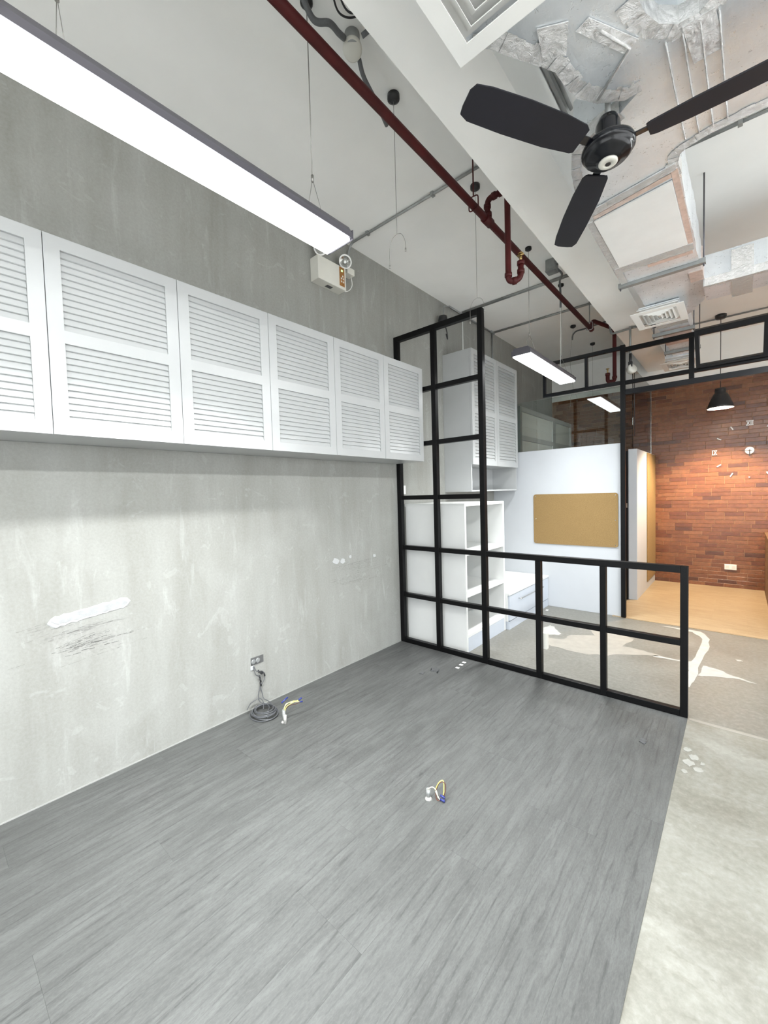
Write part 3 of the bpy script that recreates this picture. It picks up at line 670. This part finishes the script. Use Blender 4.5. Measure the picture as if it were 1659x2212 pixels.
def tape_along(pts, wid, name='tape', mat='foil_tape', side=1, z=DZ):
    """foil tape wrapped over a lower edge: a strip under the duct plus a strip up its side"""
    b = MB(); ps = [Vector((p[0], p[1], 0)) for p in pts]; inn = []
    for i, p in enumerate(ps):
        a = ps[max(0, i-1)]; c = ps[min(len(ps)-1, i+1)]; d = (c-a).normalized(); nn = Vector((-d.y, d.x, 0))*side
        inn.append(nn)
    for i in range(len(ps)-1):
        for j in range(4):
            t0, t1 = j/4, (j+1)/4
            p0, p1 = ps[i].lerp(ps[i+1], t0), ps[i].lerp(ps[i+1], t1); n0, n1 = inn[i].lerp(inn[i+1], t0), inn[i].lerp(inn[i+1], t1)
            w0 = wid*random.uniform(.85, 1.15); e = -.006
            lo = z-.002-random.uniform(0, .003)
            b.add([p0+n0*e+Vector((0, 0, lo)), p1+n1*e+Vector((0, 0, lo)), p1+n1*w0+Vector((0, 0, lo)), p0+n0*w0+Vector((0, 0, lo)),
                   p0+n0*e+Vector((0, 0, z+.06)), p1+n1*e+Vector((0, 0, z+.06))], [(0, 1, 2, 3), (0, 1, 5, 4)])
    return b.build(name, mat, t)
tape_along(legp[1:10], .055, side=-1); tape_along(legp[10:17], .04, side=-1); tape_along(legp[18:25], .045, side=-1); tape_along(legp[27:34], .05, side=-1)
def patch(name, mat, pts, z0=DZ-.006, z1=DZ-.002): return MB().prism(pts, z0, z1).build(name, mat, t)
patch('access_panel', 'panel_grey', [(1.945, 2.75), (2.335, 2.68), (2.342, 3.43), (1.945, 3.43)], DZ-.012, DZ-.003)
patch('tape', 'pink_reflect_tape', [(2.337, 2.60), (2.366, 2.60), (2.372, 3.50), (2.344, 3.50)])
patch('tape', 'foil_tape', [(1.93, 2.64), (2.36, 2.55), (2.36, 2.60), (1.93, 2.70)], DZ-.009)
patch('tape', 'pink_reflect_tape', [(1.95, 2.705), (2.335, 2.62), (2.335, 2.655), (1.95, 2.74)])
patch('tape', 'foil_tape', [(1.91, 3.44), (2.37, 3.44), (2.37, 3.53), (1.91, 3.53)], DZ-.010)
patch('tape', 'pink_reflect_tape', [(2.10, 3.545), (2.36, 3.545), (2.36, 3.59), (2.10, 3.59)])
patch('tape', 'foil_tape', [(1.905, 2.75), (1.94, 2.75), (1.94, 3.44), (1.905, 3.44)], DZ-.008)
patch('tape', 'foil_tape', [(2.17, 1.60), (2.215, 1.585), (2.33, 1.78), (2.28, 1.80)])
patch('tape', 'foil_tape', [(2.07, 1.50), (2.16, 1.55), (2.12, 1.66), (2.05, 1.62)])
patch('tape', 'foil_tape', [(2.45, 1.84), (2.54, 1.84), (2.56, 2.02), (2.47, 2.02)])
for k in range(4):
    x = 2.40+k*.05; MB().tube(spline([(x, 1.86, DZ-.004), (x+.004, 2.1, DZ-.006), (x+.012, 2.42, DZ-.004)], 4), .003, 6).build('wrap_ridge', 'foil_tape', t)
MB().tube([(2.235, 1.655, DZ-.004), (2.30, 1.79, DZ-.006), (2.16, 1.93, DZ-.004)], .006, 8).build('wrap_ridge', 'foil_tape', t)
legb = [(1.925, 3.742), (2.380, 3.742), (2.378, 4.25), (2.380, 4.60), (2.36, 4.72), (2.28, 4.92), (2.215, 5.02), (2.20, 6.44), (1.96, 6.44), (1.955, 5.00), (1.94, 4.30)]
MB().prism(wob(legb), DZ+.06, DT).build('rear_duct', 'foil', t)
MB().prism(wob([(2.381, 4.26), (5.2, 4.36), (5.2, 4.69), (2.382, 4.59)], .003), DZ, DT).build('side_branch', 'foil', t)
tape_along([(2.385, 4.258), (2.7, 4.27), (3.2, 4.288)], .03, side=1)
def band(x0, x1, y0, y1, z0, z1, mat='pink_reflect_tape'): MB().box(x0, x1, y0, y1, z0, z1).build('tape', mat, t)
band(2.30, 2.386, 4.05, 4.24, DZ+.052, DT-.01); band(2.55, 2.68, 4.262, 4.66, DZ-.004, DT-.02, 'foil_tape')
band(1.95, 2.21, 5.10, 5.22, DZ+.054, DT+.002, 'foil_tape'); band(1.95, 2.206, 5.75, 5.9, DZ+.054, DT+.002, 'pink_reflect_tape')
def hanger(y, x0, x1, z, label):
    h = thing('trapeze_hanger', ((x0+x1)/2, y, z), label, 'hanger', 'steel trapeze hangers under the duct')
    b = MB(); b.box(x0, x1, y-.02, y+.02, z-.004, z).box(x0, x1, y-.02, y-.016, z, z+.03); b.build('angle_bar', 'galvanised', h)
    for x in (x0+.012, x1-.012): MB().tube([(x, y+.004, z-.02), (x, y+.004, CZ)], .005, 8).build('threaded_rod', 'lamp_housing', h)
hanger(3.765, 1.875, 2.42, DZ-.02, 'galvanised trapeze hanger under the foil duct behind the fan')
hanger(5.36, 1.885, 2.255, DZ+.022, 'galvanised trapeze hanger under the duct beyond the second diffuser')
hanger(6.15, 1.90, 2.255, DZ+.022, 'galvanised trapeze hanger under the duct before the farthest diffuser')
def diffuser(label, x0, x1, y0, y1, z):
    h = thing('air_diffuser', ((x0+x1)/2, (y0+y1)/2, z), label, 'diffuser', 'square four-way air diffusers')
    def ring(b, i0, i1, za, zb):
        # sloped square ring from inset i0 at height za to inset i1 at height zb, 3 mm thick
        def sq(i, zz): return [(x0+i, y0+i, zz), (x1-i, y0+i, zz), (x1-i, y1-i, zz), (x0+i, y1-i, zz)]
        vs = sq(i0, za)+sq(i1, zb)+sq(i0, za+.004)+sq(i1, zb+.004)
        fs = []
        for k in range(4):
            j = (k+1) % 4; fs += [(k, j, 4+j, 4+k), (8+k, 8+j, 12+j, 12+k), (k, j, 8+j, 8+k), (4+k, 4+j, 12+j, 12+k)]
        return b.add(vs, fs)
    ring(MB(), 0, .058, z, z-.002).build('border', 'white_plastic', h)
    for k in range(4):
        i = .064+k*.032
        ring(MB(), i, i+.030, z+.030, z-.001).build('louvre_ring', 'white_plastic', h)
    i = .064+4*.032
    if x1-x0-2*i > .01: MB().box(x0+i, x1-i, y0+i, y1-i, z+.012, z+.016).build('centre_plate', 'white_plastic', h)
    MB().box(x0+.045, x1-.045, y0+.045, y1-.045, z+.036, z+.045).build('back_plate', 'panel_grey', h)
    return h
def plenum(label, x0, x1, y0, y1, z0, z1):
    tag(MB().box(x0, x1, y0, y1, z0, z1).build('plenum_box', 'foil', None, .004), label, 'plenum box', 'foil plenum boxes over the diffusers')
diffuser('large white square air diffuser cut by the top edge of the photo', 1.832, 2.242, .985, 1.395, DZ-.05)
diffuser('white square air diffuser between the beam and the transom frame', 1.830, 2.235, 4.46, 4.945, DZ-.003)
diffuser('white square air diffuser seen through the transom bay', 1.815, 2.215, 6.49, 6.945, DZ-.003)
plenum('foil plenum box above the diffuser between beam and transom', 1.89, 2.20, 4.49, 4.91, DZ+.043, DZ+.055)
plenum('foil plenum box above the farthest diffuser', 1.87, 2.17, 6.445, 6.90, DZ+.043, DT)

# ---------------------------------------------------------------- red sprinkler pipe
PX_, PZ_ = 1.264, 3.40; PR = .024
t = thing('sprinkler_pipe', (PX_, 2.0, PZ_), 'dark red sprinkler pipe running along the ceiling with drop loops', 'pipe')
MB().tube([(PX_, YN, PZ_), (PX_, 5.40, PZ_)], PR, 16).build('main_pipe', 'red_pipe', t)
def fitting(p, d, r=.031, l=.04):
    p = Vector(p); d = Vector(d).normalized()*l/2; return MB().tube([p-d, p+d], r, 16).build('fitting', 'red_pipe', t)
fitting((PX_, 2.745, PZ_), (0, 1, 0), .031, .09); fitting((PX_, 2.745, PZ_+.035), (0, 0, 1), .030, .03)
r2 = .0195
lp = [(PX_, 2.745, PZ_), (PX_, 2.745, 3.545), (1.408, 2.750, 3.545), (1.408, 2.750, 2.925), (1.475, 2.80, 2.945), (1.475, 2.80, 3.06)]
MB().tube(rounded(lp, .045), r2, 14).build('drop_loop', 'red_pipe', t)
for p, d in (((PX_, 2.745, 3.495), (0, 0, 1)), ((1.315, 2.747, 3.545), (1, 0, 0)), ((1.36, 2.749, 3.545), (1, 0, 0)), ((1.408, 2.75, 2.975), (0, 0, 1)), ((1.44, 2.774, 2.935), (1, .7, .2)), ((1.475, 2.80, 2.995), (0, 0, 1)), ((1.475, 2.80, 3.05), (0, 0, 1))): fitting(p, d, .0245, .025)
b = MB(); b.tube([(1.475, 2.80, 3.06), (1.475, 2.80, 3.10)], .010, 10); b.tube([(1.452, 2.80, 3.105), (1.498, 2.80, 3.105)], .006, 8).lathe([(.018, 3.112), (.018, 3.116)], (1.475, 2.80, 0), 14); b.build('sprinkler_head', 'brass', t)
e2 = [(PX_, 5.38, PZ_), (PX_, 5.405, PZ_), (PX_+.01, 5.41, PZ_+.10), (1.452, 5.68, PZ_+.03), (1.452, 5.68, 2.80), (1.385, 5.64, 2.795), (1.385, 5.64, 2.90)]
MB().tube(rounded(e2, .04), .022, 14).build('end_drop', 'red_pipe', t)
fitting((PX_, 5.39, PZ_), (0, 1, 0), .030, .05); fitting((1.452, 5.68, 2.85), (0, 0, 1), .0275, .025); fitting((1.385, 5.64, 2.89), (0, 0, 1), .027, .03); fitting((1.418, 5.66, 2.797), (1, .6, 0), .027, .025)
b = MB(); b.tube([(1.385, 5.64, 2.90), (1.385, 5.64, 2.955)], .008, 10).lathe([(.020, 2.955), (.020, 2.96)], (1.385, 5.64, 0), 14); b.build('sprinkler_head', 'brass', t)
for y in (.8, 2.545, 5.33):
    b = MB(); b.tube([(PX_, y, CZ), (PX_, y, PZ_+.06)], .005, 8)
    b.tube(rounded([(PX_-.034, y, PZ_+.06), (PX_-.034, y, PZ_-.028), (PX_+.034, y, PZ_-.028), (PX_+.034, y, PZ_+.06), (PX_-.034, y, PZ_+.062)], .02), .004, 8); b.build('clevis_hanger', 'red_pipe' if y < 5 else 'galvanised', t)

# ---------------------------------------------------------------- conduits and boxes
def conduit(label, paths, mat='galvanised', r=.010, bend=.05, clips=()):
    h = thing('conduit', Vector(paths[0][0]), label, 'conduit', 'metal conduits on the ceiling')
    for p in paths: MB().tube(rounded(p, bend), r, 10).build('tube', mat, h)
    for c in clips: B('clip', mat, c[0]-.012, c[0]+.012, c[1]-.018, c[1]+.018, c[2]-.014, c[2]+.014, h, .002)
    return h
zc = CZ-.013
conduit('steel conduit bending down to the emergency light', [[(1.49, 2.612, zc), (.05, 2.612, zc), (.014, 2.612, 3.62), (.014, 2.60, 3.465)]], clips=[(.9, 2.612, zc), (.25, 2.612, zc)], bend=.09)
conduit('double steel conduit across the ceiling over the grid partition', [[(.05, 4.50, zc), (1.49, 4.50, zc)], [(.05, 4.535, zc+.004), (1.49, 4.535, zc+.004)]])
conduit('steel conduit run ending in a wall box before the transom frame', [[(.03, 5.36, zc), (1.49, 5.36, zc)], [(.02, 4.25, zc), (.02, 5.33, zc)], [(.016, 5.372, zc), (.016, 5.372, 3.095)], [(.03, 5.385, zc+.004), (1.49, 5.385, zc+.004)]], clips=[(.04, 5.36, zc-.01), (.03, 5.32, zc)])
conduit('pale thin conduit down the concrete wall to the tall cabinet', [[(.008, 4.575, CZ-.01), (.008, 4.575, 3.095)]], 'white_back', .007)
conduit('steel conduit along the ceiling to the right of the duct', [[(1.83, 3.38, zc), (5.2, 3.45, zc)]], clips=[(2.6, 3.40, zc)])
conduit('steel conduit linking the cone pendant to the far duct', [[(1.83, 7.06, zc), (5.2, 7.10, zc)]])
conduit('steel conduit along the side of the beam above the fan', [[(1.838, .2, CZ-.03), (1.838, 3.2, CZ-.03)], [(1.865, .2, CZ-.012), (1.865, 2.6, CZ-.012)]])
conduit('steel conduit crossing under the beam to a hanging lamp', [[(1.44, 5.50, 3.42), (1.455, 5.50, 3.315), (1.88, 5.43, 3.315), (1.94, 5.42, 3.315)], [(1.665, 5.42, 3.31), (1.665, 5.42, 3.02)]], 'galvanised', .011, .03, clips=[(1.665, 5.44, 3.315)])
conduit('dark flexible conduit at the top beside the red pipe', [spline([(1.175, 1.205, 3.66), (1.18, 1.27, 3.60), (1.215, 1.33, 3.61), (1.21, 1.39, 3.62), (1.20, 1.435, 3.64)], 6)], 'flex_grey', .013, .01)
conduit('flexible conduit from the round box across the red pipe', [spline([(1.19, 1.545, 3.635), (1.17, 1.60, 3.60), (1.13, 1.74, 3.60), (1.08, 1.88, 3.60)], 6), [(1.255, 1.50, 3.66), (1.30, 1.52, 3.68), (1.48, 1.56, 3.685)]], 'flex_grey', .011, .02)
conduit('loose black cables hanging at the top edge by the beam', [spline([(1.34, 1.22, 3.69), (1.30, 1.28, 3.60), (1.295, 1.335, 3.585), (1.34, 1.39, 3.60), (1.42, 1.42, 3.66), (1.48, 1.43, 3.69)], 6), spline([(1.36, 1.24, 3.69), (1.32, 1.30, 3.61), (1.33, 1.36, 3.59), (1.40, 1.40, 3.63), (1.48, 1.40, 3.69)], 6)], 'black_plastic', .004, .01)
t = thing('junction_box', (1.19, 1.49, 3.62), 'round junction box with a pale lid above the red pipe', 'junction box')
MB().lathe([(.036, CZ-.001), (.036, 3.635)], (1.20, 1.49, 0), 24).build('housing', 'galvanised', t)
M = Matrix.Rotation(math.radians(-22), 4, 'X') @ Matrix.Rotation(math.radians(-18), 4, 'Y')
MB().lathe([(.001, -.012), (.040, -.010), (.046, -.003), (.046, .003)], (1.20, 1.49, 3.632), 28, 'z', M).build('lid', 'ivory_plastic', t)
t = thing('junction_box', (1.24, 4.14, 3.60), 'grey square junction box on the ceiling over the far red pipe', 'junction box')
B('housing', 'galvanised', 1.19, 1.28, 4.09, 4.19, 3.60, CZ, t, .006)
B('lid', 'galvanised', 1.187, 1.283, 4.087, 4.193, 3.588, 3.599, t, .003)
MB().tube(spline([(1.275, 4.17, 3.62), (1.29, 4.26, 3.60), (1.22, 4.42, 3.62), (1.205, 4.47, 3.60), (1.203, 4.49, 3.50), (1.203, 4.49, 3.38)], 6), .010, 10).build('flexible_conduit', 'flex_grey', t)
MB().tube([(1.28, 4.14, 3.65), (1.48, 4.16, 3.68)], .010, 10).build('stub_conduit', 'galvanised', t)
MB().tube(spline([(1.203, 4.49, 3.38), (1.19, 4.52, 3.1), (1.16, 4.60, 2.77)], 8), .002, 6).build('lamp_cord', 'white_back', t)
conduit('bent flexible conduit by the farther black ceiling discs', [spline([(1.48, 5.98, 3.66), (1.20, 6.02, 3.66), (1.0, 6.05, 3.655), (.92, 6.04, 3.65), (.865, 6.07, 3.62), (.845, 6.11, 3.57)], 6)], 'flex_grey', .010, .01)

# emergency light on the concrete wall
t = thing('emergency_light', (.05, 2.34, 3.22), 'white twin-head emergency light box on the concrete wall', 'emergency light')
B('body', 'ivory_plastic', .001, .098, 2.188, 2.490, 3.222, 3.405, t, .004)
B('label_panel', 'brown_label', .0985, .0995, 2.415, 2.472, 3.245, 3.398, t)
for (y, z) in ((2.43, 3.30), (2.452, 3.30), (2.43, 3.275), (2.452, 3.275), (2.445, 3.32)): B('label_square', 'ivory_plastic', .0996, .1002, y, y+.013, z, z+.014, t)
B('indicator', 'indicator', .0996, .1003, 2.435, 2.452, 3.362, 3.378, t)
B('vent_grille', 'socket_dark', .030, .065, 2.31, 2.37, 3.2205, 3.2218, t)
for (y, tilt, ax) in ((2.225, 25, -18), (2.500, 12, -30)):
    M = Matrix.Rotation(math.radians(ax), 4, 'Z') @ Matrix.Rotation(math.radians(tilt), 4, 'Y')
    h = MB().lathe([(.020, -.045), (.040, -.035), (.053, -.005), (.056, .008), (.049, .010), (.045, .003), (.030, -.012), (.016, -.022), (.001, -.026)], (.085, y, 3.472), 28, 'x', M).build('lamp_head', 'white_plastic', t)
    c = Vector((.085, y, 3.472)); q = [c+M @ Vector((-.012, 0, 0)), c+M @ Vector((.002, 0, 0))]
    MB().lathe([(.044, .0045), (.030, -.008), (.016, -.018), (.001, -.022)], (.085, y, 3.472), 28, 'x', M, caps=False).build('reflector', 'chrome', h)
    MB().tube(q, .011, 12).build('bulb', 'white_plastic', h)
    MB().tube([(.06, y, 3.405), (.06, y, 3.43)], .012, 12).build('swivel', 'white_plastic', t)
B('transformer', 'ivory_plastic', .001, .075, 2.535, 2.62, 3.40, 3.455, t, .003)
MB().tube(spline([(.05, 2.60, 3.40), (.06, 2.60, 3.32), (.04, 2.57, 3.27), (.02, 2.50, 3.25)], 6), .003, 6).build('power_lead', 'white_plastic', t)
# black unit hung from the wall conduit behind the grid
t = thing('black_spotlight', (.09, 4.02, 3.36), 'small black spotlight hung by the concrete wall behind the grid top', 'spotlight')
MB().tube(spline([(.03, 4.225, 3.675), (.04, 4.15, 3.65), (.07, 4.06, 3.60), (.08, 4.02, 3.48)], 6), .007, 8).build('stem', 'galvanised', t)
MB().lathe([(.02, .06), (.045, .05), (.055, 0), (.048, -.05), (.02, -.06)], (.085, 4.01, 3.43), 20).build('head', 'black_plastic', t)
MB().tube(spline([(.10, 4.03, 3.38), (.11, 4.05, 3.30), (.10, 4.07, 3.24), (.09, 4.06, 3.30)], 6), .006, 8).build('lead', 'black_plastic', t)
# lamp hung under the beam, behind the transom column
t = thing('hanging_emergency_light', (1.665, 5.42, 2.80), 'white emergency lamp hung on a black stem behind the column', 'emergency light')
MB().tube([(1.665, 5.42, 3.02), (1.665, 5.42, 2.90)], .014, 12).build('stem', 'black_plastic', t)
B('bracket', 'black_plastic', 1.645, 1.685, 5.405, 5.435, 2.87, 2.93, t, .004)
M = Matrix.Rotation(math.radians(55), 4, 'Z') @ Matrix.Rotation(math.radians(-20), 4, 'X')
MB().lathe([(.02, .05), (.045, .03), (.055, -.01), (.05, -.03), (.001, -.02)], (1.672, 5.43, 2.845), 24, 'y', M).build('lamp_head', 'ivory_plastic', t)
MB().tube([(1.69, 5.50, 2.84), (1.69, 5.50, 2.62), (1.545, 6.33, 2.02)][:2]+[(1.69, 5.50, 2.1)], .004, 6).build('lead', 'black_plastic', t)
tag(B('sensor_box', 'black_plastic', 1.824, 1.86, 5.62, 5.80, 3.36, 3.52, None, .004), 'black box fixed to the side of the beam beyond the column', 'box')

# ---------------------------------------------------------------- cables on the vinyl floor and wall socket
t = thing('wall_box', (.002, 1.567, .28), 'open recessed socket box low on the concrete wall with cut cables', 'socket')
B('recess', 'socket_dark', .0005, .004, 1.522, 1.622, .315, .368, t)
for y in (1.54, 1.575): MB().lathe([(.018, .0045), (.018, .010), (.013, .011)], (0, y, .340), 16, 'x').build('tube_end', 'galvanised', t)
B('broken_edge', 'plaster_edge', .0005, .006, 1.515, 1.545, .283, .312, t, .001)
for pth in ([(.006, 1.54, .31), (.02, 1.555, .27), (.018, 1.60, .255), (.016, 1.62, .21), (.016, 1.60, .17), (.015, 1.585, .15)], [(.006, 1.535, .305), (.02, 1.545, .25), (.017, 1.575, .225), (.016, 1.582, .19), (.015, 1.582, .15)]):
    MB().tube(spline(pth, 6), .0028, 8).build('cable', 'cable_grey', t)
for (y, z, l) in ((1.578, .218, .022), (1.583, .195, .03), (1.584, .165, .03), (1.617, .225, .022), (1.572, .263, .016)): MB().tube([(.0165, y-.003, z+l/2), (.0165, y+.003, z-l/2)], .0055, 8).build('tape_wrap', 'black_plastic', t)
MB().tube([(.012, 1.592, .246), (.026, 1.592, .246)], .010, 12).build('ring', 'black_plastic', t)
t = thing('cable_coil', (.13, 1.53, .004), 'coil of thin grey cable on the vinyl floor below the socket box', 'cable')
for k in range(7):
    r1, r2_ = .105-.006*k+random.uniform(-.006, .006), .085-.004*k+random.uniform(-.006, .006); cx, cy = .135+random.uniform(-.008, .008), 1.53+random.uniform(-.008, .008); ph = random.random()*6
    pts = [(max(.006, cx+r1*math.cos(a)), cy+r2_*math.sin(a), .0075+.0055*k+.006*math.sin(a+ph)+.006) for a in [2*PI*j/40 for j in range(40)]]
    MB().tube(pts, .0032, 8, True).build('loop', 'cable_grey', t)
MB().tube(spline([(.012, 1.583, .15), (.016, 1.565, .11), (.02, 1.56, .07), (.05, 1.56, .05), (.09, 1.58, .045), (.15, 1.56, .045), (.20, 1.50, .03)], 8), .0030, 8).build('tail', 'cable_grey', t)
MB().tube(spline([(.014, 1.580, .15), (.02, 1.59, .10), (.03, 1.595, .06), (.07, 1.605, .05), (.12, 1.60, .045), (.19, 1.56, .04), (.22, 1.50, .025)], 8), .0030, 8).build('tail', 'cable_grey', t)
MB().tube(spline([(.05, 1.45, .045), (.02, 1.50, .06), (.03, 1.56, .075), (.08, 1.56, .06), (.14, 1.52, .05)], 8), .0030, 8).build('tail', 'cable_grey', t)
def stub(label, x, y, wires, tips, hgt, rot):
    t = thing('floor_cable_stub', (x, y, .004), label, 'cable stub', 'cable stubs rising through the vinyl floor')
    MB().tube([(x, y, .004), (x+.002, y, hgt)], .011, 12).build('conduit_stub', 'galvanised', t)
    b = MB()
    b.lathe([(.019, .0042), (.015, .007), (.0125, .013)], (x+.004, y-.004, 0), 9); b.build('putty', 'putty_white', t)
    for m, p in wires: MB().tube(spline([Vector((x, y, 0))+Vector(q) for q in p], 6), .0022, 8).build('wire', m, t)
    for m, a, c in tips: MB().tube([Vector((x, y, 0))+Vector(a), Vector((x, y, 0))+Vector(c)], .0055, 8).build('insulated_tip', m, t)
    return t
s = stub('cut cable stub with yellow wires beside the coil', .318, 1.562,
     [('wire_yellow', [(0, 0, .075), (0, .02, .11), (.02, .06, .125), (.03, .10, .115)]), ('wire_yellow', [(.01, 0, .065), (.01, .015, .10), (.02, .05, .115), (.03, .10, .12)]), ('wire_cream', [(-.005, .005, .085), (-.01, .03, .11), (.01, .06, .115), (.03, .11, .105)]), ('wire_brown', [(.005, .005, .08), (.01, .04, .10), (.02, .09, .095), (.03, .12, .105)])],
     [('wire_blue', (.03, .10, .12), (.035, .125, .128)), ('wire_blue', (.03, .11, .105), (.035, .13, .10)), ('wire_blue', (-.02, .0, .125), (-.02, .05, .145))], .085, 0)
MB().tube([(.345, 1.552, .004), (.342, 1.555, .06)], .010, 10).build('putty_sleeve', 'putty_white', s)
s = stub('cut cable stub with blue-tipped wires in the middle of the vinyl floor', 1.462, 1.596,
     [('wire_cream', [(0, 0, .05), (.02, .01, .062), (.035, .02, .045), (.045, .02, .012)]), ('wire_yellow', [(.028, .02, .045), (.045, .03, .085), (.06, .045, .092), (.066, .04, .05), (.066, .035, .03)]), ('wire_brown', [(.03, .02, .03), (.045, .03, .08), (.07, .045, .085), (.075, .04, .05), (.068, .033, .02)]), ('wire_brown', [(.03, .02, .03), (.04, .015, .008), (.05, .015, .006), (.06, .02, .008)]), ('wire_cream', [(.03, .02, .04), (.045, .02, .02), (.055, .02, .01), (.062, .022, .012)])],
     [('wire_blue', (.055, .025, .028), (.078, .03, .022)), ('wire_blue', (.058, .018, .014), (.082, .022, .012))], .05, 0)
